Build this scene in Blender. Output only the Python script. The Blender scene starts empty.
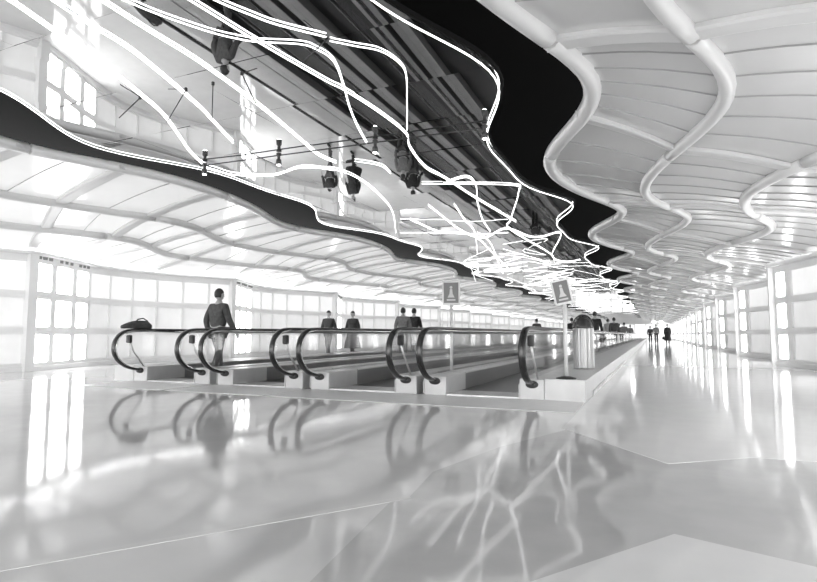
import bpy, bmesh, math, random
from mathutils import Vector, Matrix, Quaternion
R = math.radians
PI = math.pi
scene = bpy.context.scene
col = scene.collection
rnd = random.Random(7)

# ------------------------------------------------------------------ camera
CAM = Vector((0, 0, .85)); F = 550.0; W, H = 817, 582
cam = bpy.data.objects.new('camera', bpy.data.cameras.new('camera'))
col.objects.link(cam)
cam.location = CAM
cam.rotation_euler = (R(90 + 4.5222), 0, R(23.8142))
cam.data.sensor_width = 36
cam.data.lens = F * 36 / W
cam.data.clip_start = .05
cam.data.clip_end = 500
scene.camera = cam
ROT = cam.rotation_euler.to_matrix()

def at(px, py, z):
    """world point seen at a pixel, on the horizontal level z"""
    d = ROT @ Vector(((px - W / 2) / F, -(py - H / 2) / F, -1))
    t = (z - CAM.z) / d.z
    return CAM + d * t

# ------------------------------------------------------------------ materials
def mat(name, c, rough=.5, metal=0, emit=0, spec=.5, coat=0):
    m = bpy.data.materials.new(name); m.use_nodes = True
    b = m.node_tree.nodes['Principled BSDF']
    c = (c, c, c) if not isinstance(c, tuple) else c
    b.inputs['Base Color'].default_value = (*c, 1)
    b.inputs['Roughness'].default_value = rough
    b.inputs['Metallic'].default_value = metal
    b.inputs['Specular IOR Level'].default_value = spec
    b.inputs['Coat Weight'].default_value = coat
    if emit:
        b.inputs['Emission Color'].default_value = (1, 1, 1, 1)
        b.inputs['Emission Strength'].default_value = emit
    return m

def noise_colour(m, lo, hi, scale, detail=4, bump=0, stretch=(1, 1, 1), bump_scale=None):
    nt = m.node_tree; b = nt.nodes['Principled BSDF']
    tc = nt.nodes.new('ShaderNodeTexCoord'); mp = nt.nodes.new('ShaderNodeMapping')
    mp.inputs['Scale'].default_value = stretch
    n = nt.nodes.new('ShaderNodeTexNoise'); n.inputs['Scale'].default_value = scale
    n.inputs['Detail'].default_value = detail
    r = nt.nodes.new('ShaderNodeMapRange')
    r.inputs['From Min'].default_value = .3; r.inputs['From Max'].default_value = .7
    r.inputs['To Min'].default_value = lo; r.inputs['To Max'].default_value = hi
    nt.links.new(tc.outputs['Object'], mp.inputs[0]); nt.links.new(mp.outputs[0], n.inputs['Vector'])
    nt.links.new(n.outputs['Fac'], r.inputs['Value'])
    nt.links.new(r.outputs[0], b.inputs['Base Color'])
    if bump:
        n2 = nt.nodes.new('ShaderNodeTexNoise'); n2.inputs['Scale'].default_value = bump_scale or scale
        n2.inputs['Detail'].default_value = 2
        nt.links.new(mp.outputs[0], n2.inputs['Vector'])
        bp = nt.nodes.new('ShaderNodeBump'); bp.inputs['Strength'].default_value = bump
        bp.inputs['Distance'].default_value = .02
        nt.links.new(n2.outputs['Fac'], bp.inputs['Height'])
        nt.links.new(bp.outputs[0], b.inputs['Normal'])
    return m

M = {}
M['floor'] = noise_colour(mat('polished_terrazzo', .6, .075, spec=.6), .68, .73, 3, 8, .01, (1, 1, 1), 1.3)
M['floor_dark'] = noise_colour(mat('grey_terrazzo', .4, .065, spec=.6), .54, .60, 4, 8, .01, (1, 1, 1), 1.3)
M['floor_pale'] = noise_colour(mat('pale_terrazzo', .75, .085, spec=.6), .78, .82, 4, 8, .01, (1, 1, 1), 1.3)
M['seam'] = mat('pale_floor_strip', .72, .15)
M['wall'] = noise_colour(mat('painted_wall_frame', .72, .35), .76, .80, 2, 3)
M['vent'] = mat('vent_slot', .25, .6)
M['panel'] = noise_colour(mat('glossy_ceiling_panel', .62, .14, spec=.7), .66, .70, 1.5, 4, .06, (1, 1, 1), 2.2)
M['panel_left'] = noise_colour(mat('brightened_ceiling_panel', .62, .14, emit=.11, spec=.7), .76, .80, 1.5, 4, .06, (1, 1, 1), 2.2)  # paler than the right panels, with a glow added to brighten the left ceiling
M['seamline'] = mat('panel_joint', .36, .6)
M['rib'] = mat('satin_ceiling_rib', .68, .28, spec=.6)
M['rib_left'] = mat('shaded_ceiling_rib', .6, .4, spec=.4)  # same ribs as on the right, shade put into the colour
M['black'] = mat('black_void', .004, .9, spec=.1)
M['bright'] = mat('clear_lit_window', .8, .2, emit=3.5)
M['frost1'] = noise_colour(mat('frosted_upper_pane', .8, .25, emit=.16), .76, .82, 2, 3)
M['frost2'] = noise_colour(mat('frosted_lower_pane', .75, .25, emit=.1), .72, .78, 2, 3)
M['neon'] = mat('lit_neon_glass', 1, .3, emit=1.6)
M['cove_left'] = mat('added_fill_strip_left', .9, .3, emit=6)  # glowing strip added to brighten the left ceiling
M['cove'] = mat('added_fill_strip', .9, .3, emit=1.2)  # weaker strip added for fill along the right wall
M['steel'] = noise_colour(mat('brushed_steel', .62, .32, .6), .58, .66, 6, 3, 0, (1, .05, 1))
M['deck'] = noise_colour(mat('pale_deck_cover', .6, .3, .1), .58, .64, 4, 3)
M['skirt'] = noise_colour(mat('grey_skirt_panel', .24, .35, .3), .2, .27, 3, 3, 0, (1, .1, 1))
M['rubber'] = mat('black_handrail_rubber', .02, .22, spec=.6)
M['dark'] = mat('dark_plastic', .03, .35)
M['chrome'] = mat('chrome', .8, .12, 1)
M['tread'] = noise_colour(mat('ribbed_pallet', .02, .3, spec=.6), .012, .028, 8, 2, .12, (12, .3, 1), 5)
M['plate'] = noise_colour(mat('landing_plate', .82, .35), .80, .85, 10, 3)
M['dome'] = mat('dark_bin_dome', .03, .2, spec=.7)
M['sign'] = mat('grey_sign_face', .17, .35)
M['sign_edge'] = mat('pale_sign_frame', .8, .4)
M['pictogram'] = mat('pale_pictogram', .62, .5)
M['far_glow'] = mat('far_lit_window', .8, .3, emit=.4)
M['rod'] = mat('dark_hanger_wire', .05, .4, .5)
M['glow'] = mat('lamp_glass', .9, .3, emit=6)
M['mirror'] = noise_colour(mat('mirrored_ceiling', .85, .015, 1), .76, .81, 1, 2)
M['skin'] = mat('skin', .45, .5)
M['hair'] = mat('dark_hair', .03, .5)
M['cloth_black'] = noise_colour(mat('black_cloth', .03, .8), .02, .04, 20)
M['cloth_dark'] = noise_colour(mat('charcoal_cloth', .08, .8), .06, .1, 20)
M['cloth_mid'] = noise_colour(mat('grey_cloth', .22, .8), .18, .26, 20)
M['cloth_pale'] = noise_colour(mat('pale_cloth', .45, .8), .4, .5, 20)
# glass: clear pane with fresnel reflection
g = bpy.data.materials.new('balustrade_glass'); g.use_nodes = True
nt = g.node_tree; nt.nodes.clear()
o_ = nt.nodes.new('ShaderNodeOutputMaterial'); mx = nt.nodes.new('ShaderNodeMixShader')
tr = nt.nodes.new('ShaderNodeBsdfTransparent'); tr.inputs[0].default_value = (.985, .985, .985, 1)
gl = nt.nodes.new('ShaderNodeBsdfGlossy'); gl.inputs['Roughness'].default_value = .03
lw = nt.nodes.new('ShaderNodeLayerWeight'); fr = nt.nodes.new('ShaderNodeMath'); fr.operation = 'POWER'; fr.inputs[1].default_value = 4.5
fm = nt.nodes.new('ShaderNodeMath'); fm.operation = 'MULTIPLY_ADD'; fm.inputs[1].default_value = .5; fm.inputs[2].default_value = .02
nt.links.new(lw.outputs['Facing'], fr.inputs[0]); nt.links.new(fr.outputs[0], fm.inputs[0]); nt.links.new(fm.outputs[0], mx.inputs[0]); nt.links.new(tr.outputs[0], mx.inputs[1])
nt.links.new(gl.outputs[0], mx.inputs[2]); nt.links.new(mx.outputs[0], o_.inputs[0])
M['glass'] = g

# ------------------------------------------------------------------ mesh building
class MB:
    def __init__(s): s.v = []; s.f = []; s.mi = []; s.sm = []
    def face(s, pts, mi=0, smooth=False):
        i = len(s.v); s.v += [tuple(p) for p in pts]
        s.f.append(tuple(range(i, i + len(pts)))); s.mi.append(mi); s.sm.append(smooth)
    def grid(s, rows, closed=False, mi=0, smooth=True, caps=False):
        i = len(s.v); n = len(rows[0])
        for r in rows: s.v += [tuple(p) for p in r]
        for a in range(len(rows) - 1):
            for b in range(n if closed else n - 1):
                c = (b + 1) % n
                s.f.append((i + a * n + b, i + a * n + c, i + (a + 1) * n + c, i + (a + 1) * n + b))
                s.mi.append(mi); s.sm.append(smooth)
        if caps:
            s.f.append(tuple(i + b for b in reversed(range(n)))); s.mi.append(mi); s.sm.append(False)
            k = i + (len(rows) - 1) * n
            s.f.append(tuple(k + b for b in range(n))); s.mi.append(mi); s.sm.append(False)
    def box(s, x0, x1, y0, y1, z0, z1, mi=0, bev=0):
        if bev:
            # rounded plan box with chamfered top and bottom
            def ring(ins, z):
                a, b, c, d = x0 + ins, x1 - ins, y0 + ins, y1 - ins
                k = bev
                return [(a + k, c, z), (b - k, c, z), (b, c + k, z), (b, d - k, z), (b - k, d, z), (a + k, d, z), (a, d - k, z), (a, c + k, z)]
            s.grid([ring(bev, z0), ring(0, z0 + bev), ring(0, z1 - bev), ring(bev, z1)], True, mi, False, True)
            return
        p = [(x0, y0, z0), (x1, y0, z0), (x1, y1, z0), (x0, y1, z0), (x0, y0, z1), (x1, y0, z1), (x1, y1, z1), (x0, y1, z1)]
        i = len(s.v); s.v += p
        for q in ((0, 3, 2, 1), (4, 5, 6, 7), (0, 1, 5, 4), (1, 2, 6, 5), (2, 3, 7, 6), (3, 0, 4, 7)):
            s.f.append(tuple(i + k for k in q)); s.mi.append(mi); s.sm.append(False)
    def tube(s, path, r, n=8, mi=0, caps=True):
        path = [Vector(p) for p in path]
        rows = []; t0 = None; u = None
        for k, p in enumerate(path):
            a = path[max(k - 1, 0)]; b = path[min(k + 1, len(path) - 1)]
            t = (b - a)
            if t.length < 1e-9: t = Vector((0, 0, 1))
            t.normalize()
            if u is None:
                u = t.orthogonal().normalized()
            else:
                u = (u - t * u.dot(t))
                u = u.normalized() if u.length > 1e-6 else t.orthogonal().normalized()
            w = t.cross(u)
            rr = r[k] if isinstance(r, (list, tuple)) else r
            rows.append([p + (u * math.cos(2 * PI * j / n) + w * math.sin(2 * PI * j / n)) * rr for j in range(n)])
        s.grid(rows, True, mi, True, caps)
    def lathe(s, prof, n=24, c=(0, 0, 0), mi=0, smooth=True, caps=True):
        rows = [[(c[0] + r * math.cos(2 * PI * j / n), c[1] + r * math.sin(2 * PI * j / n), c[2] + z) for j in range(n)] for r, z in prof]
        s.grid(rows, True, mi, smooth, caps)
    def prism(s, poly, axis, a, b, mi=0):
        """poly of 2D points extruded along an axis between a and b ('x': poly is (y,z))"""
        def P(q, t): return (t, q[0], q[1]) if axis == 'x' else ((q[0], t, q[1]) if axis == 'y' else (q[0], q[1], t))
        s.face([P(q, a) for q in poly], mi); s.face([P(q, b) for q in reversed(poly)], mi)
        n = len(poly)
        for k in range(n):
            s.face([P(poly[k], a), P(poly[k], b), P(poly[(k + 1) % n], b), P(poly[(k + 1) % n], a)], mi)
    def build(s, name, mats, parent=None, recalc=True):
        me = bpy.data.meshes.new(name)
        me.from_pydata(s.v, [], s.f)
        mats = mats if isinstance(mats, (list, tuple)) else [mats]
        for m_ in mats: me.materials.append(m_)
        me.polygons.foreach_set('material_index', s.mi)
        me.polygons.foreach_set('use_smooth', s.sm)
        if recalc:
            bm = bmesh.new(); bm.from_mesh(me)
            bmesh.ops.remove_doubles(bm, verts=bm.verts, dist=1e-5)
            bmesh.ops.recalc_face_normals(bm, faces=bm.faces)
            bm.to_mesh(me); bm.free()
        ob = bpy.data.objects.new(name, me); col.objects.link(ob)
        if parent: ob.parent = parent
        return ob

def tag(o, label=None, cat=None, group=None, kind=None):
    if label: o['label'] = label
    if cat: o['category'] = cat
    if group: o['group'] = group
    if kind: o['kind'] = kind
    return o
def empty(name, loc=(0, 0, 0), rz=0):
    o = bpy.data.objects.new(name, None); col.objects.link(o)
    o.location = loc; o.rotation_euler = (0, 0, rz); o.empty_display_size = .2
    return o
def kids(o): return [c for c in bpy.data.objects if c.parent == o]
def smooth_path(pts, n=8):
    """Catmull-Rom through the points"""
    P = [Vector(p) for p in pts]
    if len(P) < 3:
        return [P[0].lerp(P[-1], k / n) for k in range(n + 1)]
    Q = [P[0] * 2 - P[1]] + P + [P[-1] * 2 - P[-2]]
    out = []
    for i in range(1, len(Q) - 2):
        a, b, c, d = Q[i - 1:i + 3]
        for k in range(n):
            t = k / n
            out.append(.5 * ((2 * b) + (c - a) * t + (2 * a - 5 * b + 4 * c - d) * t * t + (3 * b - a - 3 * c + d) * t ** 3))
    out.append(P[-1])
    return out

# ------------------------------------------------------------------ the plan of the tunnel (wavy lines along Y)
Y0, Y1 = -9.0, 112.0
def wave(p):
    X0, A, ph, A2, ph2 = p
    w = 2 * PI / 7.0
    return lambda y: X0 + A * math.cos(w * (y - ph)) + A2 * math.cos(2 * w * (y - ph2))
ZM = 3.95
mirR = wave((-2.055, .358, 6.177, .112, 6.234)); mirL = wave((-7.757, -.409, 6.13, -.174, 5.935))
rimR = wave((-1.134, .472, 6.25, -.049, 4.987)); rimL = wave((-8.192, -.392, 4.738, -.056, 4.933))
rib2 = wave((.373, .424, 6.843, .037, 6.289)); rib3 = wave((1.945, .455, 7.0, .025, 6.89))
ribA = wave((-10.441, -.474, 5.69, -.059, 7.688)); ribB = wave((-12.104, -.529, 5.411, .123, 5.827))
ZRIM, Z2, Z3, ZW = 3.715, 3.47, 3.17, 2.84
PR, PL = 7.0, 6.7
NR, NL = 4.1 - 14, 8.1 - 3 * 6.7      # where a cusp of each wall stands
def wallR(y): return 3.1 + .75 * abs(math.sin(PI * (y - NR) / PR))
def wallL(y): return -13.15 - 1.1 * abs(math.sin(PI * (y - NL) / PL)) ** 1.25

# ------------------------------------------------------------------ floor
m = MB(); m.box(-17, 7, Y0 - 3, Y1 + 4, -.2, 0)
tag(m.build('floor', M['floor']), kind='structure')
def inlay(n, poly, z, mt):
    m = MB(); m.prism(poly, 'z', -.05, z)
    tag(m.build('trim_%d' % n, mt), kind='structure')
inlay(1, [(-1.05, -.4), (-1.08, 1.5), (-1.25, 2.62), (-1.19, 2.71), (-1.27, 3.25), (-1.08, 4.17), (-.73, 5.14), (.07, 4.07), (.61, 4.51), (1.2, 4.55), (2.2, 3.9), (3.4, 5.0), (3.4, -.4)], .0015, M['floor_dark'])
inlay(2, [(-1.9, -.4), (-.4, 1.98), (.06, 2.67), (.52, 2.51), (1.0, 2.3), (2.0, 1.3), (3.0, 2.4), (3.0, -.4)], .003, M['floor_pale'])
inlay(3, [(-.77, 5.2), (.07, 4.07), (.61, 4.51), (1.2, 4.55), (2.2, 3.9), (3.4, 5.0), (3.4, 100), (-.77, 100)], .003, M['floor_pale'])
a, b = Vector((-2.9, .3)), Vector((-1.19, 2.71))
q = Vector((.02, -.015))
inlay(4, [tuple(a - q), tuple(b - q), tuple(b + q), tuple(a + q)], .0022, M['seam'])

# ------------------------------------------------------------------ walls with their windows
ROWS = [(.19, .85), (1.03, 1.69), (1.87, 2.54)]
ROWB = [(0, .94), (.94, 1.78), (1.78, ZW)]
win_n = [0]
def wall(name, fx, sgn, cusp, per, cells, bright_cells):
    """cells: boundaries along Y within one period; sgn: the way out of the room"""
    fr_ = MB()
    def P(y, z, out=0.0): return (fx(y) + sgn * out, y, z)
    k0 = 0
    while cusp + k0 * per < Y1:
        base = cusp + k0 * per
        br = MB(); fz = MB()
        for ci in range(len(cells) - 1):
            ya, yb = base + cells[ci], base + cells[ci + 1]
            lit = ci in bright_cells
            inset = (.085 if sgn < 0 else (.2 if ci == 5 else .14)) if lit else .022
            sub = 1 if lit else max(1, round((yb - ya) / .5))
            for ri, (za, zb) in enumerate(ROWS):
                ob, ot = ROWB[ri]
                c = .055 if lit else .012
                # outer cell rect, inner rounded hole
                y0_, y1_ = ya + inset, yb - inset
                hole = []
                for (cy, cz, a0) in ((y0_ + c, za + c, 180), (y1_ - c, za + c, 270), (y1_ - c, zb - c, 0), (y0_ + c, zb - c, 90)):
                    hole.append([(cy + c * math.cos(R(a0 + t)), cz + c * math.sin(R(a0 + t))) for t in (0, 45, 90)])
                O = [(ya, ob), (yb, ob), (yb, ot), (ya, ot)]
                for q in range(4):
                    h = hole[q]; n_ = hole[(q + 1) % 4]
                    fr_.face([P(*O[q]), P(*h[0]), P(*h[1])]); fr_.face([P(*O[q]), P(*h[1]), P(*h[2])])
                    a_, b_ = Vector(h[2]), Vector(n_[0]); oa, ob_ = Vector(O[q]), Vector(O[(q + 1) % 4])
                    for t in range(sub):
                        u0, u1 = t / sub, (t + 1) / sub
                        fr_.face([P(*oa.lerp(ob_, u0)), P(*oa.lerp(ob_, u1)), P(*a_.lerp(b_, u1)), P(*a_.lerp(b_, u0))])
                        fr_.face([P(*a_.lerp(b_, u0)), P(*a_.lerp(b_, u1)), P(*a_.lerp(b_, u1), .06), P(*a_.lerp(b_, u0), .06)])
                    for t in (0, 1):
                        fr_.face([P(*h[t]), P(*h[t + 1]), P(*h[t + 1], .06), P(*h[t], .06)])
                tgt = br if lit else fz
                for t in range(sub):
                    u0, u1 = y0_ + (y1_ - y0_) * t / sub, y0_ + (y1_ - y0_) * (t + 1) / sub
                    tgt.face([P(u0, za, .055), P(u1, za, .055), P(u1, zb, .055), P(u0, zb, .055)], 0 if lit else (1 if ri == 2 else 0))
        for mb, ms in ((br, [M['bright']]), (fz, [M['frost2'], M['frost1']])):
            win_n[0] += 1
            tag(mb.build('window_%d' % win_n[0], ms), kind='structure')
        # pillar standing proud at the cusp
        yc = base
        fr_.box(fx(yc) - sgn * .09 - .0, fx(yc) + sgn * .12, yc - .1, yc + .1, 0, ZW)
        k0 += 1
    tag(fr_.build(name, M['wall']), kind='structure')
fro = [2.12 + i * (6.7 - 2.12) / 6 for i in range(7)]
wall('wall_left', wallL, -1, NL, PL, [0, .72, 1.5] + fro, (0, 1, 2))
wall('wall_right', wallR, 1, NR, PR, [0, .72, 1.5, 2.12, 4.15, 6.2, 7.0], (0, 1, 2, 5))
# small vent slots above the clear windows of the left wall
m = MB()
k = 0
while NL + k * PL < 60:
    for c0, c1 in ((0, .72), (.72, 1.5), (1.5, 2.12)):
        for t in range(3):
            y = NL + k * PL + c0 + (c1 - c0) * (.25 + .25 * t)
            x = wallL(y)
            m.box(x - .02, x + .012, y - .06, y + .06, 2.63, 2.71)
    k += 1
tag(m.build('trim_5', M['vent']), kind='structure')
# base and head boards
for nm, fx, s in (('baseboard_left', wallL, 1), ('baseboard_right', wallR, -1)):
    m = MB(); ys = [Y0 + .25 * i for i in range(int((Y1 - Y0) / .25))]
    rows = []
    for y in ys:
        x = fx(y)
        rows.append([(x, y, 0), (x + s * .035, y, 0), (x + s * .035, y, .1), (x + s * .02, y, .12), (x, y, .12)])
    m.grid(rows, True, 0, False, True)
    tag(m.build(nm, M['wall']), kind='structure')
for n, (fx, s) in enumerate(((wallL, 1), (wallR, -1))):
    m = MB(); rows = []
    for y in [Y0 + .25 * i for i in range(int((Y1 - Y0) / .25))]:
        x = fx(y)
        rows.append([(x, y, ZW - .14), (x + s * .05, y, ZW - .14), (x + s * .07, y, ZW - .05), (x + s * .07, y, ZW + .02), (x, y, ZW + .02)])
    m.grid(rows, True, 0, False, True)
    tag(m.build('trim_%d' % (6 + n), M['rib']), kind='structure')
# light trough added along each wall head, upward face glowing to brighten the ceiling
for n, (fx, s) in enumerate(((wallL, 1), (wallR, -1))):
    m = MB(); rows = []; lamp = []
    for y in [Y0 + .25 * i for i in range(int((Y1 - Y0) / .25))]:
        x = fx(y)
        rows.append([(x + s * .05, y, ZW - .13), (x + s * .17, y, ZW - .13), (x + s * .17, y, ZW - .06), (x + s * .16, y, ZW - .06), (x + s * .16, y, ZW - .12), (x + s * .05, y, ZW - .12)])
        lamp.append([(x + s * .08, y, ZW - .115), (x + s * .15, y, ZW - .115)])
    m.grid(rows, True, 0, False, True); m.grid(lamp, False, 1, False)
    tag(m.build('trim_%d' % (18 + n), [M['rib'], M['cove_left' if n == 0 else 'cove']]), kind='structure')
# far end
m = MB(); m.box(-17, 7, Y1, Y1 + .3, 0, 6)
tag(m.build('wall_far', M['wall']), kind='structure')
m = MB()
for i in range(8):
    x = -13 + i * 2.0
    m.box(x + .1, x + 1.9, Y1 - .06, Y1 - .02, .2, 2.7)
win_n[0] += 1
tag(m.build('window_%d' % win_n[0], M['far_glow']), kind='structure')

# ------------------------------------------------------------------ ceilings
# cross ribs fan out from the rim to the wall: their Y on each of the four long curves, repeated every 7 m
FAN_R = [(5.3, 5.15, 4.75, 4.5), (7.25, 8.45, 8.95, 9.2)]
FAN_L = [(6.47, 7.02, 7.64, 8.05), (8.40, 8.62, 8.90, 9.02), (10.3, 10.4, 10.3, 10.1), (12.1, 12.2, 12.3, 12.4)]
def fan_y(fan, c, k, f):
    """Y on curve c at fraction f past the k-th cross rib"""
    n = len(fan)
    a_ = fan[k % n][c] + 7 * (k // n); b_ = fan[(k + 1) % n][c] + 7 * ((k + 1) // n)
    return a_ + (b_ - a_) * f
def side_ceiling(name, curves, zs, fan, nslat, mt='panel'):
    m = MB(); n = len(fan); nsub = 3
    for k in range(-2 * n, 15 * n):
        for sl in range(nslat):
            rows = []
            for t in range(nsub + 1):
                f = (sl + t / nsub) / nslat
                lap = .018 * (1 - t / nsub)
                P_ = [(c(fan_y(fan, i, k, f)), fan_y(fan, i, k, f), z) for i, (c, z) in enumerate(zip(curves, zs))]
                row = []
                for i in range(3):
                    a_, b_ = Vector(P_[i]), Vector(P_[i + 1])
                    for q in range(5):
                        p = a_.lerp(b_, q / 5); row.append((p.x, p.y, p.z - lap + .04 * math.sin(PI * q / 5)))
                row.append((P_[3][0], P_[3][1], P_[3][2] - lap))
                rows.append(row)
            m.grid(rows, False, 0, True)
            up = [(x, y - .004, z + .022) for x, y, z in rows[0]]
            m.grid([rows[0], up], False, 1, False)
    return tag(m.build(name, [M[mt], M['seamline']], recalc=False), kind='structure')
side_ceiling('ceiling_right', [rimR, rib2, rib3, wallR], [ZRIM, Z2, Z3, ZW], FAN_R, 6)
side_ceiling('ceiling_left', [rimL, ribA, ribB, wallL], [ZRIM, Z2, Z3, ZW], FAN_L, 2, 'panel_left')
# long curved ribs and rims
def long_rib(n, fx, z, r, joints=True, mt='rib'):
    m = MB()
    y = Y0 + (5.2 + 3.5 * 10 - Y0) % 3.5
    segs = [(Y0, y)]
    while y < Y1: segs.append((y, min(y + 3.5, Y1))); y += 3.5
    for a_, b_ in segs:
        g_ = .02 if joints else 0
        st = 14 if a_ < 45 else 7
        m.tube([(fx(a_ + g_ + (b_ - a_ - 2 * g_) * i / st), a_ + g_ + (b_ - a_ - 2 * g_) * i / st, z) for i in range(st + 1)], r, 10, 0, True)
    tag(m.build('trim_%d' % n, M[mt]), kind='structure')
long_rib(8, lambda y: rimR(y) + .09, ZRIM - .02, .105); long_rib(9, rib2, Z2 - .03, .085); long_rib(10, rib3, Z3 - .03, .085)
long_rib(11, lambda y: rimL(y) - .08, ZRIM - .02, .085); long_rib(12, ribA, Z2 - .03, .10, True, 'rib_left'); long_rib(13, ribB, Z3 - .03, .10, True, 'rib_left')
# cross ribs
def cross_ribs(n, curves, zs, fan, r, mt='rib'):
    m = MB()
    for k in range(-len(fan), 15 * len(fan)):
        pts = [(c(fan_y(fan, i, k, 0)), fan_y(fan, i, k, 0), z - .03) for i, (c, z) in enumerate(zip(curves, zs))]
        pth = []
        for i in range(3):
            a_, b_ = Vector(pts[i]), Vector(pts[i + 1])
            for q in range(4):
                p = a_.lerp(b_, q / 4); p.z += .04 * math.sin(PI * q / 4); pth.append(p)
        pth.append(Vector(pts[-1]))
        rows = [[(p.x, p.y - r, p.z + .03), (p.x, p.y - r, p.z - .02), (p.x, p.y - r * .7, p.z - .035), (p.x, p.y + r * .7, p.z - .035), (p.x, p.y + r, p.z - .02), (p.x, p.y + r, p.z + .03)] for p in pth]
        m.grid(rows, True, 0, False, True)
    tag(m.build('trim_%d' % n, M[mt]), kind='structure')
cross_ribs(14, [rimR, rib2, rib3, wallR], [ZRIM, Z2, Z3, ZW], FAN_R, .12)
cross_ribs(15, [rimL, ribA, ribB, wallL], [ZRIM, Z2, Z3, ZW], FAN_L, .115, 'rib_left')
# black void over the slots
m = MB(); m.box(-17, 7, Y0 - 2, Y1 + 2, 4.7, 4.9)
tag(m.build('ceiling_top', M['black']), kind='structure')
# mirrored ceiling of slightly tilted panels
m = MB(); dy = .25; n = int((Y1 - Y0) / dy)
tilt = {}
for i in range(n):
    ya = Y0 + i * dy; yb = ya + dy
    pi = int((ya - Y0) // 1.25)
    xl = (mirL(ya), mirL(yb)); xr = (mirR(ya), mirR(yb))
    for c in range(6):
        ba, bb = -8.6 + c * 1.2, -8.6 + (c + 1) * 1.2
        q = [max(xl[0], ba), min(xr[0], bb), min(xr[1], bb), max(xl[1], ba)]
        q[0] = min(q[0], bb); q[3] = min(q[3], bb); q[1] = max(q[1], ba); q[2] = max(q[2], ba)
        if q[1] - q[0] < 1e-4 and q[2] - q[3] < 1e-4: continue
        key = (pi, c)
        if key not in tilt: tilt[key] = (rnd.gauss(0, .004), rnd.gauss(0, .004))
        ta, tb = tilt[key]; cx = (ba + bb) / 2; cy = Y0 + pi * 1.25 + .6
        z = lambda x, y: ZM + ta * (x - cx) + tb * (y - cy)
        m.face([(q[0], ya, z(q[0], ya)), (q[3], yb, z(q[3], yb)), (q[2], yb, z(q[2], yb)), (q[1], ya, z(q[1], ya))])
tag(m.build('ceiling', M['mirror'], recalc=False), kind='structure')
# thin black return behind the mirror's edge
for nn, (fx, s) in enumerate(((mirR, 1), (mirL, -1))):
    m = MB()
    rows = [[(fx(y), y, ZM - .008), (fx(y) + s * .03, y, ZM - .008), (fx(y) + s * .03, y, ZM + .05), (fx(y), y, ZM + .05)] for y in [Y0 + .2 * i for i in range(int((Y1 - Y0) / .2))]]
    m.grid(rows, True, 0, False, True)
    tag(m.build('trim_%d' % (16 + nn), M['black']), kind='structure')

# ------------------------------------------------------------------ neon tubes
def neon(path, r, label, group=None, rods=2, top=ZM):
    c = Vector(path[len(path) // 2])
    root = empty('neon_tube', c)
    tag(root, label, 'neon tube', group)
    m = MB(); m.tube([Vector(p) - c for p in path], min(r * .52, .0095), 6)
    m.build('glass_tube', M['neon'], root)
    for k in range(rods):
        p = Vector(path[int((k + .5) / rods * (len(path) - 1))]) - c
        h = top - .006 - (p.z + c.z)
        if h > .004:
            m = MB(); m.tube([p + Vector((0, 0, r * .3)), p + Vector((0, 0, h))], .006, 6)
            m.build('hanger_rod', M['rod'], root)
    return root
def trace(px, z):
    return [at(x, y, z if not isinstance(z, (list, tuple)) else z[0] + (z[1] - z[0]) * i / (len(px) - 1)) for i, (x, y) in enumerate(px)]
def C2(x, y): return (200 + x / 3.88, y / 3.88)
def C6(x, y): return (200 + x / 3.88, 140 + y / 3.88)
def C7(x, y): return (400 + x / 3.88, 140 + y / 3.88)
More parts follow.
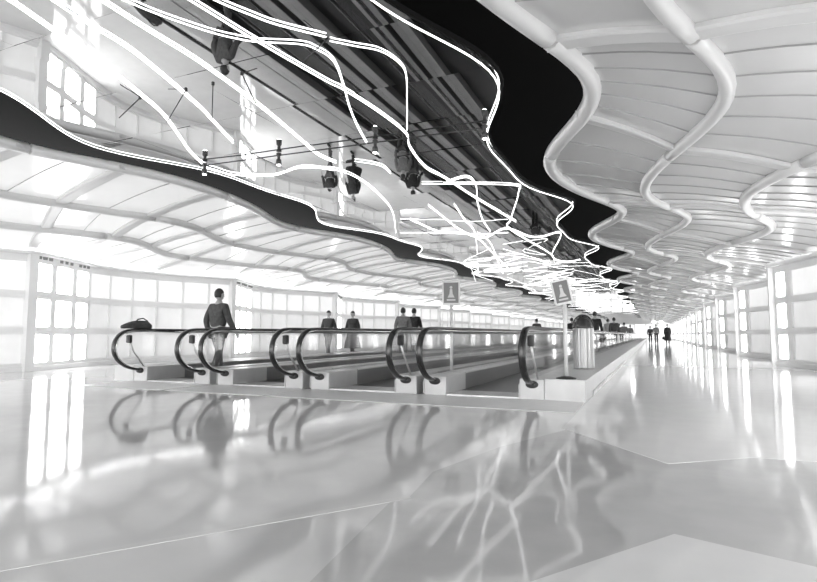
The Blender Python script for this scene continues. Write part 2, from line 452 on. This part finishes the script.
TR = [
 ([(-30, -22), (8, 0), (40, 22), (80, 50), (115, 75), (140, 95), (162, 114), (178, 135), (190, 152), (205, 166), C6(60, 115), C6(130, 135), C6(240, 140), C6(300, 135), C6(400, 105), C6(520, 117)], 3.93, .019,
  'bright neon tube entering from the upper left corner and bending along the left mirror edge'),
 ([(18, -22), (52, 0), (90, 25), (130, 50), (165, 78), (200, 108), (210, 118.5), (233, 143)], 3.93, .019,
  'bright neon tube, second diagonal from the left under the mirror'),
 ([(66, -22), (100, 0), (150, 32), (200, 63), (259, 106), (298, 138), (318, 155), (336, 163)], 3.93, .019,
  'bright neon tube, third diagonal from the left, crossing the cable of spotlights'),
 ([(150, -24), (200, 6.4), (259, 42.5), (326, 81), (344, 90), (380, 113), (406, 134), (410, 148), (426, 168), (446, 179), (477, 199), (516, 222)], 3.93, .021,
  'longest thick neon tube running diagonally through the middle of the mirror'),
 ([(180, -20), (215, 0), (251, 15), (277, 24.5), (326, 37)], 3.93, .017,
  'short grey-white neon tube ending near the top centre of the black reflection'),
 ([(330, 41), (355, 46), (380, 51), (398, 62), (406, 75), (407, 103), (407, 130)], 3.93, .015,
  'hook-shaped neon tube bending down at right of the longest diagonal'),
 ([(95, -12), (124, 0), (160, 15), (210, 32), (239, 39), (259, 42), (298, 44), (316, 49), (334, 62), (344, 88), (349, 106), (357, 126), (367, 144)], 3.93, .015,
  'thin neon tube crossing the longest diagonal and bending down like a hook'),
 ([C6(600, 82), C6(700, 100), C6(740, 130)], 3.93, .014, 'short curved neon tube under the middle of the mirror, below the spotlight cable'),
 ([C6(380, 108), C6(520, 115), C6(630, 160), C6(720, 240), C6(750, 290), C6(760, 360)], 3.93, .014,
  'curved neon tube dropping to the left mirror edge left of the tangle'),
 ([C7(85, 170), C7(430, 175), C7(460, 205), C7(430, 310), C7(430, 350), C7(580, 440), C7(600, 470)], 3.93, .016,
  'zigzag neon tube with a straight horizontal top arm right of the middle'),
 ([C7(180, 165), C7(260, 145), C7(295, 180), C7(300, 240), C7(320, 310), C7(350, 355)], 3.93, .016,
  'neon tube with a rounded hairpin top beside the horizontal zigzag arm'),
 ([C7(110, 255), C7(250, 360), C7(330, 380), C7(410, 345), C7(500, 376), C7(550, 377), C7(625, 365), C7(590, 450), C7(640, 475), C7(700, 465)], 3.93, .016,
  'neon tube swinging out to touch the right mirror edge at the first far lobe'),
 ([C7(210, 250), C7(250, 310), C7(290, 360), C7(300, 440)], 3.93, .014, 'short neon tube curving steeply down left of the hairpin tube'),
 ([C7(0, 360), C7(150, 360), C7(280, 365), C7(420, 360)], 3.76, .014, 'straight level neon tube crossing the mirror from the left edge'),
 ([C7(40, 310), C7(160, 360), C7(280, 370), C7(360, 440), C7(420, 500)], 3.93, .014, 'sagging neon tube running diagonally into the left of the tangle'),
 ([C7(300, 360), C7(350, 400), C7(380, 470), C7(400, 520)], 3.93, .014, 'neon tube curving down to the left mirror edge beside the tangle'),
]
for px, z, r, lab in TR:
    neon(smooth_path(trace(px, z), 6), r, lab)
# tubes along the two edges of the mirror
for fx, s, lab in ((mirR, -1, 'long wavy neon tube following the right edge of the mirrored ceiling'),
                   (mirL, 1, 'long wavy neon tube following the left edge of the mirrored ceiling')):
    ys = [Y0 + .2 * i for i in range(int((85 - Y0) / .2))]
    neon([(fx(y) + s * .03, y, ZM - (.055 if s < 0 else .022)) for y in ys], .018 if s < 0 else .010, lab, None, 12)
# the tangle further down the tunnel
y = 19.0
while y < 62:
    far = y / 14
    xl, xr = mirL(y) + .2, mirR(y) - .2
    n = rnd.choice((3, 4, 4)); x = rnd.uniform(xl, xr)
    if y < 24: x = rnd.uniform(xl, xl + .55 * (xr - xl))
    z = rnd.uniform(3.72, 3.9)
    pts = [(x, y, z)]; yy = y
    for k in range(n):
        dx = rnd.choice((-1, 1)) * rnd.uniform(.6, 2.6); yy += rnd.uniform(-.6, 3.6)
        x = min(max(x + dx, mirL(yy) + .15), mirR(yy) - (.15 if y > 24 else 1.8))
        z = min(3.9, max(3.35, z + rnd.uniform(-.4, .4)))
        pts.append((x, yy, z))
    neon(smooth_path(pts, 5), .013, 'white zigzag neon tube in the tangle far down the mirrored ceiling', 'tangled neon tubes far down the ceiling', 1)
    y += rnd.uniform(.8, 1.4) * (1.2 if y < 32 else 6)

# slanting struts between the mirror and the tubes
for a_, b_, lab in (((186, 90), (167, 122), 'thin dark strut hanging from the mirror between the second and third left diagonal tubes'),
                    ((140, 98), (119, 118), 'thin dark strut hanging from the mirror above the reflected left windows'),
                    ((213, 84), (212, 118), 'thin dark upright strut hanging at the second left diagonal tube'),
                    ((326, 40), (303, 62), 'thin dark strut hanging at the tube joint over the black reflection'),
                    ((242, 74), (256, 104), 'thin dark strut hanging beside the third left diagonal tube')):
    p, q = at(*a_, ZM - .006), at(*b_, 3.72)
    m = MB(); m.tube([Vector((0, 0, 0)), q - p], .007, 8)
    m.lathe([(.02, 0), (.02, -.012), (.008, -.02)], 10)
    o = m.build('hanging_strut', M['rod']); o.location = p; tag(o, lab, 'strut')
# cable with four small spotlights across the mirror
pa, pb = at(200, 166, 3.90), at(490, 127, 3.90)
pa.x = max(pa.x, mirL(pa.y) + .03)
cab = MB(); cab.tube([pa, pb], .012, 8)
tag(cab.build('spotlight_cable', M['rod']), 'thin black cable stretched across the mirrored ceiling carrying small spotlights', 'cable')
SP = [(205, 166, 'small black spotlight hanging at the left mirror edge by the cable end'),
      (279, 155, 'small black spotlight, second from the left on the cable'),
      (375, 142, 'small black spotlight on the cable left of the dark reflection'),
      (485, 127, 'small black spotlight hanging at the right mirror edge by the cable end')]
for x, yp, lab in SP:
    u = (x - 200) / 290
    # the spot of the cable that this pixel column shows
    best = min((abs((ROT.transposed() @ (pa.lerp(pb, t / 400) - CAM)).x / -(ROT.transposed() @ (pa.lerp(pb, t / 400) - CAM)).z * F + W / 2 - x), t) for t in range(401))[1] / 400
    p = pa.lerp(pb, best)
    root = empty('spotlight', (p.x, p.y, ZM - .01)); tag(root, lab, 'spotlight', 'spotlights on the cable under the mirror')
    m = MB(); m.lathe([(.012, -.0), (.045, -.005), (.045, -.03), (.03, -.04), (.026, -.1), (.045, -.12), (.05, -.2), (.036, -.205)], 14); m.build('body', M['dark'], root)
    m = MB(); m.lathe([(.034, -.204), (.036, -.209), (.03, -.215)], 14); m.build('lens', M['glow'], root)

# ------------------------------------------------------------------ moving walkways
YA, YB = 7.28, 92.0
LOOP = [(7.30, .215), (7.12, .235), (6.93, .285), (6.77, .37), (6.66, .48), (6.62, .60), (6.645, .73), (6.73, .835), (6.87, .905), (7.05, .93), (7.3, .935)]
LOOP = [(7.3 - (7.3 - a_) * .84, b_) for a_, b_ in LOOP]
def rail_sweep(m, X, path, w, t, n=10):
    P = [Vector((0, a, b)) for a, b in path]; rows = []
    for k, p in enumerate(P):
        tn = (P[min(k + 1, len(P) - 1)] - P[max(k - 1, 0)]).normalized()
        nn = Vector((0, -tn.z, tn.y))
        rows.append([(X + w * math.copysign(abs(math.cos(2 * PI * j / n + .3)) ** .7, math.cos(2 * PI * j / n + .3)),
                      p.y + nn.y * t * math.sin(2 * PI * j / n + .3), p.z + nn.z * t * math.sin(2 * PI * j / n + .3)) for j in range(n)])
    m.grid(rows, True, 0, True, True)
loop = [(p.y, p.z) for p in smooth_path([(0, a_, b_) for a_, b_ in LOOP], 4)]
tail = [(8 + i * 6, .935) for i in range(15)]
def balustrade(root, X, inner, sensor):
    """inner: +1 when the moving pallets lie on the +X side"""
    sk = MB()
    sk.box(X - .155, X + .155, YA + .9, YB, 0, .255)
    b = sk.build('skirt_panel', M['skirt'], root)
    d = MB(); d.box(X - .165, X + .165, YA + .9, YB, .255, .275); d.build('deck_cover', M['deck'], b)
    nb = MB()
    nb.box(X - .165, X + .165, YA, YA + .9, 0, .272, 0, .012)
    nb.box(X - .172, X - .160, YA - .01, YA + .9, .02, .2)
    n_ = nb.build('newel_base', M['deck'], root)
    inl = MB(); rows = []
    for r_, dy_ in ((.0, -.05), (.05, -.05), (.075, -.035), (.085, 0), (.085, .03)):
        rows.append([(X + r_ * math.cos(2 * PI * j / 16), YA + dy_, .2 + r_ * .62 * math.sin(2 * PI * j / 16)) for j in range(16)])
    inl.grid(rows, True, 0, True, True); inl.build('handrail_inlet', M['dark'], n_)
    gm = MB()
    inside = [(YA + .05, .27)] + [(7.3 - (7.3 - a_) * .83, b_) for a_, b_ in ((YA - .15, .285), (6.95, .33), (6.81, .40), (6.715, .50), (6.68, .60), (6.70, .715), (6.775, .80), (6.90, .865), (7.06, .888))] + [(9.0, .89), (9.0, .27)]
    gm.prism(inside, 'x', X - .006, X + .006)
    y = 9.008
    while y < YB - 1:
        gm.box(X - .006, X + .006, y, min(y + 2.392, YB), .27, .89); y += 2.4
    gm.build('glass_panel', M['glass'], root)
    rg = MB(); rail_sweep(rg, X, [(a_ + (0 if a_ > 7.29 else .02), b_ - (.02 if b_ > .9 else -.0)) for a_, b_ in loop] + [(a_, .905) for a_, _ in tail], .028, .022, 8)
    rg.build('rail_guide', M['chrome'], root)
    hr = MB(); rail_sweep(hr, X, [(a_ - .018 * 1, b_) for a_, b_ in loop] + tail, .045, .024, 12)
    hr.build('handrail', M['rubber'], root)
    if sensor:
        s_ = MB(); s_.box(X + .02, X + .10, 6.93, 7.01, .70, .84, 0, .012)
        so = s_.build('sensor_box', M['dark'], root)
        s2 = MB(); s2.tube([(X + .06, 6.98, .71), (X + .07, 7.06, .55), (X + .08, 7.28, .275)], .014, 8)
        s2.build('support_rod', M['steel'], so)
LANES = [(-2.81, -1.455, 'moving walkway nearest the right corridor, with the litter bin on its side deck'),
         (-4.71, -3.255, 'second moving walkway from the right, just left of the further sign post'),
         (-6.58, -5.19, 'third moving walkway from the right, second from the left'),
         (-8.56, -7.085, 'leftmost moving walkway, nearest the left window wall')]
for i, (xl, xr, lab) in enumerate(LANES):
    root = empty('moving_walkway', (0, 0, 0))
    tag(root, lab, 'moving walkway', 'moving walkways side by side')
    t = MB(); t.box(xl + .165, xr - .165, YA + .55, YB, .003, .02)
    t.build('pallet_belt', M['tread'], root)
    cp = MB(); cp.box(xl + .165, xr - .165, YA + .02, YA + .55, .003, .026)
    for k in range(24):
        x = xl + .19 + (xr - xl - .4) * k / 23
        cp.box(x - .008, x + .008, YA + .55, YA + .62, .02, .027)
    cp.build('comb_plate', M['steel'], root)
    lp = MB(); lp.box((xl - .22), (xr + .22) if i else xr + .66, YA - 1.05, YA - .0, .0025, .008)
    lp.build('landing_plate', M['plate'], root)
    balustrade(root, xl, 1, i == 3); balustrade(root, xr, -1, True)
    if i in (0, 3):
        a_, b_ = (xr + .215, xr + .665) if i == 0 else (xl - .665, xl - .215)
        sd = MB(); sd.box(a_ - .05 if i == 0 else a_, b_ if i == 0 else b_ + .05, YA, YB, .0, .255)
        so = sd.build('side_deck', M['deck'], root)
        sc_ = MB(); sc_.box(min(a_, b_) - .05, max(a_, b_) + .012, YA + .01, YB, .255, .275)
        sc_.box(b_ if i == 0 else a_ - .02, (b_ + .02) if i == 0 else a_, YA + .9, YB, .0, .06)
        sc_.build('deck_cover', M['deck'], so)

# ------------------------------------------------------------------ litter bin and sign posts on the deck
root = empty('litter_bin', (-1.07, 9.8, .275))
tag(root, 'fluted steel cylinder litter bin with a dark dome lid beside the right walkway', 'bin')
m = MB(); rows = []
for z, k in ((0, .96), (.02, 1), (.70, 1), (.72, .97)):
    rows.append([(k * (.205 + (.008 if j % 2 else 0)) * math.cos(2 * PI * j / 48), k * (.205 + (.008 if j % 2 else 0)) * math.sin(2 * PI * j / 48), z) for j in range(48)])
m.grid(rows, True, 0, False, True); m.build('bin_body', mat('fluted_steel', .42, .38, .8), root)
m = MB(); m.lathe([(.215, .72), (.22, .735), (.215, .75), (.2, .81), (.165, .875), (.11, .92), (.05, .94), (.0, .945)], 28); lid = m.build('dome_lid', M['dome'], root)
m = MB(); m.tube([(.215 * math.cos(PI * i / 14), -.02, .74 + .215 * math.sin(PI * i / 14)) for i in range(15)], .012, 8); m.build('lid_rim', M['dark'], lid)
root.scale = (.8, .8, .95)
def sign(loc, pole_h, w, h, rz, label, tilt=0):
    root = empty('sign_post', loc, rz); tag(root, label, 'sign')
    m = MB(); m.lathe([(.13, 0), (.13, .012), (.06, .03), (.03, .035)], 24); m.build('base_plate', M['dark'], root)
    m = MB(); m.tube([(0, 0, .03), (0, 0, pole_h)], .026, 14); m.build('pole', M['sign_edge'], root)
    m = MB(); m.box(-w / 2, w / 2, -.02, .02, pole_h, pole_h + h, 0, .008); p = m.build('sign_panel', M['sign_edge'], root)
    m = MB(); m.box(-w / 2 + .025, w / 2 - .025, -.026, -.019, pole_h + .03, pole_h + h - .03); m.build('sign_face', M['sign'], p)
    p.rotation_euler = (0, tilt, 0); p.location = (-pole_h * math.sin(tilt), 0, pole_h - pole_h * math.cos(tilt))
    m = MB(); s_ = h / .45
    cz = pole_h + h * .5
    m.prism([(-.065 * s_, cz - .09 * s_), (.065 * s_, cz - .09 * s_), (.03 * s_, cz - .02 * s_), (.022 * s_, cz + .07 * s_), (-.022 * s_, cz + .07 * s_), (-.03 * s_, cz - .02 * s_)], 'y', -.03, -.025)
    m.prism([(.026 * s_ * math.cos(2 * PI * k / 14), cz + .1 * s_ + .026 * s_ * math.sin(2 * PI * k / 14)) for k in range(14)], 'y', -.03, -.025)
    m.prism([(-.08 * s_, cz - .15 * s_), (.08 * s_, cz - .15 * s_), (.08 * s_, cz - .12 * s_), (-.08 * s_, cz - .12 * s_)], 'y', -.03, -.025)
    m.build('pictogram', M['pictogram'], p)
sign((-1.04, 7.45, .275), .97, .24, .34, R(14), 'pale sign post standing on the side deck in front of the litter bin', R(-12))
sign((-3.03, 8.62, 0), 1.34, .29, .40, R(16), 'pale sign post standing further back between the two right walkways')

# ------------------------------------------------------------------ lamps over the far end of the corridor
for i, (px, py, z, lab, rr) in enumerate(((631, 306, 3.25, 'round white globe lamp hanging under the rim of the right ceiling', .17),
                                          (654, 322, 2.62, 'flat oval white lamp above the far walkers, left of the pair', .24),
                                          (661, 322, 2.62, 'flat oval white lamp above the far walkers, right of the pair', .24))):
    Yt = 46 if i == 0 else 70
    d = ROT @ Vector(((px - W / 2) / F, -(py - H / 2) / F, -1)); p = CAM + d * (Yt / d.y)
    root = empty('pendant_lamp', p); tag(root, lab, 'lamp')
    fl = 1 if i == 0 else .4
    m = MB(); m.lathe([(rr * math.sin(PI * k / 10) + .001, -rr * fl * math.cos(PI * k / 10)) for k in range(11)], 18); m.build('lamp_globe', M['glow'], root)
    u = min(max((p.x - rimR(p.y)) / (wallR(p.y) - rimR(p.y)), 0), 1)
    m = MB(); m.tube([(0, 0, rr * fl), (0, 0, max(ZRIM - .87 * u - p.z, rr * fl + .1))], .012, 8); m.build('stem', M['sign_edge'], root)

# ------------------------------------------------------------------ people
def skin_mesh(verts, edges, radii, root_i, sub=2):
    me = bpy.data.meshes.new('tmp'); me.from_pydata(verts, edges, [])
    ob = bpy.data.objects.new('tmp', me); col.objects.link(ob)
    md = ob.modifiers.new('s', 'SKIN')
    lay = me.skin_vertices[0].data if me.skin_vertices else None
    for i, r in enumerate(radii):
        lay[i].radius = r if isinstance(r, tuple) else (r, r); lay[i].use_root = (i == root_i)
    md.use_smooth_shade = True
    s = ob.modifiers.new('u', 'SUBSURF'); s.levels = sub; s.render_levels = sub
    dg = bpy.context.evaluated_depsgraph_get()
    out = bpy.data.meshes.new_from_object(ob.evaluated_get(dg))
    bpy.data.objects.remove(ob); bpy.data.meshes.remove(me)
    return out
def add_mesh(bm, me): bm.from_mesh(me); bpy.data.meshes.remove(me)
def finish(bm, name, m_, root):
    me = bpy.data.meshes.new(name)
    for f in bm.faces: f.smooth = True
    bm.to_mesh(me); bm.free(); me.materials.append(m_)
    o = bpy.data.objects.new(name, me); col.objects.link(o); o.parent = root
    return o
def person(loc, rz, ht, label, top, legs, stride=.25, long_coat=False, bag=False, group=None, arm=.15, hairlong=False):
    """faces +Y before the turn rz; walking stride in metres between the feet"""
    root = empty('person', loc, rz); tag(root, label, 'person', group)
    k = ht / 1.75; root.scale = (k, k, k)
    a = stride / 2
    J = {'pel': (0, 0, .95), 'sp': (0, 0, 1.12), 'ch': (0, .01, 1.32), 'nk': (0, .0, 1.47), 'hd': (0, .03, 1.56),
         'sl': (-.19, 0, 1.40), 'sr': (.19, 0, 1.40), 'el': (-.24, -arm * .5, 1.13), 'er': (.24, arm * .3, 1.13),
         'wl': (-.25, -arm * .2 + .03, .88), 'wr': (.25, arm + .05, .89), 'pl': (-.25, -arm * .1 + .04, .80), 'pr': (.25, arm + .08, .81),
         'hl': (-.095, 0, .90), 'hr': (.095, 0, .90), 'kl': (-.1, a * .6 + .03, .50), 'kr': (.1, -a * .4 + .02, .50),
         'al': (-.1, a, .09), 'ar': (.1, -a - .02, .12 if stride > .1 else .09), 'tl': (-.11, a + .15, .035), 'tr': (.11, -a + .12, .035)}
    def sub(names, edges, rad, rt):
        ix = {n: i for i, n in enumerate(names)}
        return skin_mesh([J[n] for n in names], [(ix[x], ix[y]) for x, y in edges], rad, ix[rt])
    names = ['pel', 'sp', 'ch', 'nk', 'hd', 'sl', 'el', 'wl', 'pl', 'sr', 'er', 'wr', 'pr', 'hl', 'kl', 'al', 'tl', 'hr', 'kr', 'ar', 'tr']
    E_ = [('pel', 'sp'), ('sp', 'ch'), ('ch', 'nk'), ('nk', 'hd'), ('ch', 'sl'), ('sl', 'el'), ('el', 'wl'), ('wl', 'pl'), ('ch', 'sr'), ('sr', 'er'), ('er', 'wr'), ('wr', 'pr'),
          ('pel', 'hl'), ('hl', 'kl'), ('kl', 'al'), ('al', 'tl'), ('pel', 'hr'), ('hr', 'kr'), ('kr', 'ar'), ('ar', 'tr')]
    rad = [.13, .12, .14, .055, .06, .055, .042, .028, .03, .055, .042, .028, .03, .085, .058, .038, .03, .085, .058, .038, .03]
    bm = bmesh.new(); add_mesh(bm, sub(names, E_, rad, 'pel'))
    # head with brow, nose, chin, ears
    hm = bmesh.new(); bmesh.ops.create_uvsphere(hm, u_segments=18, v_segments=12, radius=1)
    for v in hm.verts:
        x, y_, z_ = v.co
        w = .076 * (1 - .18 * max(0, -z_)); v.co = (x * w, y_ * .095 + .02 + (.012 if (y_ > .5 and z_ < -.5) else 0), 1.645 + z_ * .118)
    tmp = bpy.data.meshes.new('h'); hm.to_mesh(tmp); hm.free(); add_mesh(bm, tmp)
    f = MB()
    f.tube([(0, .105, 1.665), (0, .125, 1.635), (0, .132, 1.622), (0, .108, 1.612)], [.008, .012, .015, .008], 8)
    for s_ in (-1, 1):
        f.tube([(s_ * .074, .012, 1.665), (s_ * .085, .005, 1.65), (s_ * .076, .01, 1.615)], [.01, .016, .008], 6)
        f.tube([(s_ * .03, .1, 1.66), (s_ * .032, .112, 1.66)], [.012, .005], 8)
    f.tube([(-.022, .104, 1.585), (0, .113, 1.584), (.022, .104, 1.585)], .006, 6)
    # fingers
    for s_, pk, wk in ((-1, 'pl', 'wl'), (1, 'pr', 'wr')):
        p = Vector(J[pk]); d = (p - Vector(J[wk])).normalized()
        for q, L in ((-1.5, .06), (-.5, .072), (.5, .068), (1.5, .052)):
            b_ = p + Vector((0, q * .017, 0)) - d * .01
            f.tube([b_, b_ + d * L * .55 + Vector((-s_ * .004, 0, 0)), b_ + d * L * .95 + Vector((-s_ * .022, 0, 0))], [.0095, .0085, .006], 6)
        b_ = p - d * .045 + Vector((0, .015, 0))
        f.tube([b_, b_ + d * .03 + Vector((-s_ * .006, .03, 0)), b_ + d * .062 + Vector((-s_ * .012, .036, 0))], [.011, .01, .007], 6)
    tmp = bpy.data.meshes.new('f'); tmp.from_pydata(f.v, [], f.f); add_mesh(bm, tmp)
    finish(bm, 'body', M['skin'], root)
    # jacket
    names = ['pel', 'sp', 'ch', 'nk', 'sl', 'el', 'wl', 'sr', 'er', 'wr']
    E_ = [('pel', 'sp'), ('sp', 'ch'), ('ch', 'nk'), ('ch', 'sl'), ('sl', 'el'), ('el', 'wl'), ('ch', 'sr'), ('sr', 'er'), ('er', 'wr')]
    bm = bmesh.new(); add_mesh(bm, sub(names, E_, [(.2, .15), (.18, .145), (.19, .155), .07, .085, .066, .048, .085, .066, .048], 'pel'))
    if long_coat:
        t = MB(); rows = []
        for z_, rx, ry in ((1.3, .2, .15), (1.05, .2, .155), (.8, .235, .2), (.5, .28, .25 + a * .5), (.34, .3, .27 + a * .5), (.33, .27, .24 + a * .5)):
            rows.append([(rx * math.cos(2 * PI * j / 20), ry * math.sin(2 * PI * j / 20), z_ + .01 * math.sin(j * 2.5)) for j in range(20)])
        t.grid(rows, True, 0, True, True)
        tmp = bpy.data.meshes.new('c'); tmp.from_pydata(t.v, [], t.f); add_mesh(bm, tmp)
    finish(bm, 'coat' if long_coat else 'jacket', top, root)
    names = ['pel', 'hl', 'kl', 'al', 'hr', 'kr', 'ar']
    E_ = [('pel', 'hl'), ('hl', 'kl'), ('kl', 'al'), ('pel', 'hr'), ('hr', 'kr'), ('kr', 'ar')]
    bm = bmesh.new(); add_mesh(bm, sub(names, E_, [(.165, .13), .105, .075, .06, .105, .075, .06], 'pel'))
    finish(bm, 'trousers', legs, root)
    for s_, A_, T_ in ((-1, 'al', 'tl'), (1, 'ar', 'tr')):
        p, q = Vector(J[A_]), Vector(J[T_])
        t = MB(); t.tube([p + Vector((0, -.06, -.045)), p + Vector((0, 0, -.03)), q.lerp(p, .4), q + Vector((0, .01, 0)), q + Vector((0, .05, -.004))], [.034, .05, .046, .04, .02], 10)
        t.build('shoe', M['cloth_black'], root)
    hm = bmesh.new(); bmesh.ops.create_uvsphere(hm, u_segments=18, v_segments=12, radius=1)
    for v in hm.verts:
        x, y_, z_ = v.co
        cut = max(z_, -.55 if y_ < .1 else .25)
        if hairlong and y_ < .2: cut = z_ * 1.5
        v.co = (x * .087, y_ * .104 + .008, 1.655 + cut * .125)
    finish(hm, 'hair', M['hair'], root)
    if bag:
        t = MB()
        t.box(.27, .42, -.18 + arm, .22 + arm, .42, .70, 0, .03)
        t.tube([(.345, -.05 + arm, .69), (.33, arm, .79), (.345, .1 + arm, .69)], .01, 6)
        bo = t.build('shoulder_bag', M['cloth_black'], empty('shoulder_bag', (0, 0, 0)))
        hold = bo.parent; me_ = bo.data; bpy.data.objects.remove(bo)
        bpy.data.objects.remove(hold)
        b2 = bpy.data.objects.new('carried_bag', me_); col.objects.link(b2)
        b2.matrix_world = Matrix.Translation(loc) @ Matrix.Rotation(rz, 4, 'Z') @ Matrix.Scale(k, 4)
        tag(b2, 'black bag carried by ' + bag, 'bag')
    return root
def on_lane(px, X, z=0.02):
    d = ROT @ Vector(((px - W / 2) / F, 0, -1)); t = X / d.x
    return (X, d.y * t, z)
D_, B_, G_, P_ = M['cloth_dark'], M['cloth_black'], M['cloth_mid'], M['cloth_pale']
person(on_lane(219, -7.85), R(-5), 1.72, 'person in charcoal jacket stepping along the leftmost walkway, nearest person to the camera', D_, D_, .35, arm=.2)
person(on_lane(329, -11.0, 0), R(185), 1.72, 'person in black jacket walking beyond the walkways, left one of two', B_, D_, .5)
person(on_lane(353, -10.6, 0), R(180), 1.74, 'person in long black coat walking beyond the walkways, right one of two', B_, B_, .5, long_coat=True)
person(on_lane(414, -7.85), R(0), 1.76, 'person in dark jacket on the leftmost walkway seen over the middle newels', B_, D_, .2)
person(on_lane(403, -7.5), R(10), 1.70, 'person in grey jacket beside the dark jacket on the leftmost walkway', G_, D_, .2)
person(on_lane(536, -6.0), R(0), 1.72, 'person in charcoal jacket on a walkway behind the rightmost newel', D_, B_, .1)
person(on_lane(571, -3.95), R(0), 1.72, 'person in black jacket seen between the front sign post and the bin', B_, B_, .1)
person(on_lane(594, -2.1), R(0), 1.75, 'person in black jacket seen just right of the bin lid on the right walkway', B_, B_, .1)
for px, X, a_, b_, lab in ((607, -2.3, P_, G_, 'person in pale jacket on the right walkway, nearest of the far queue'),
                           (613, -1.9, D_, B_, 'person in charcoal jacket in the far queue behind the pale jacket'),
                           (618, -2.3, B_, D_, 'person in black jacket and dark trousers in the middle of the far queue'),
                           (623, -1.9, G_, B_, 'person in grey jacket in the far queue on the right walkway'),
                           (629, -1.8, G_, G_, 'person in all grey clothes at the far end of the queue')):
    person(on_lane(px, X), R(rnd.uniform(-15, 15)), rnd.uniform(1.62, 1.78), lab, a_, b_, .15)
person((1.22, 52.5, .003), R(178), 1.72, 'person in long black coat walking in the right corridor', B_, B_, .55, long_coat=True, bag='the far walker in the long black coat')
person((.36, 57, .003), R(175), 1.78, 'person in grey jacket walking beside the long black coat', G_, D_, .5)
person((-.15, 58, .003), R(0), 1.65, 'person in charcoal jacket walking left of the grey jacket in the corridor', D_, B_, .45)

# dark bag lying on the leftmost handrail end
root = empty('soft_bag', (-8.56, 7.1, .955)); tag(root, 'dark soft bag lying along the end of the leftmost handrail', 'bag')
m = MB(); rows = []
for t in range(9):
    u = t / 8; y = -.25 + .62 * u; r_ = (.02 + .07 * math.sin(PI * min(1, u * .72 + .04)) ** .8) * (1 if t < 8 else .7)
    rows.append([(r_ * .8 * math.cos(2 * PI * j / 14), y, max(.0, r_ * .85 + r_ * .85 * math.sin(2 * PI * j / 14))) for j in range(14)])
m.grid(rows, True, 0, True, True); bg = m.build('bag_body', M['cloth_dark'], root)
m = MB(); m.tube([(0, .0, .09), (.01, .08, .17), (.0, .2, .19), (0, .3, .14)], .012, 8); m.build('carry_strap', M['cloth_black'], root)

# ------------------------------------------------------------------ light
w = bpy.data.worlds.new('world'); scene.world = w; w.use_nodes = True
bg_ = w.node_tree.nodes['Background']; bg_.inputs[0].default_value = (1, 1, 1, 1); bg_.inputs[1].default_value = 2.4
scene.view_settings.view_transform = 'Standard'
scene.view_settings.look = 'None'
scene.view_settings.exposure = 1.34
scene.view_settings.gamma = 1
scene.cycles.max_bounces = 10
scene.cycles.diffuse_bounces = 5
scene.cycles.glossy_bounces = 6
scene.cycles.transparent_max_bounces = 24
scene.cycles.caustics_reflective = False
scene.cycles.caustics_refractive = False
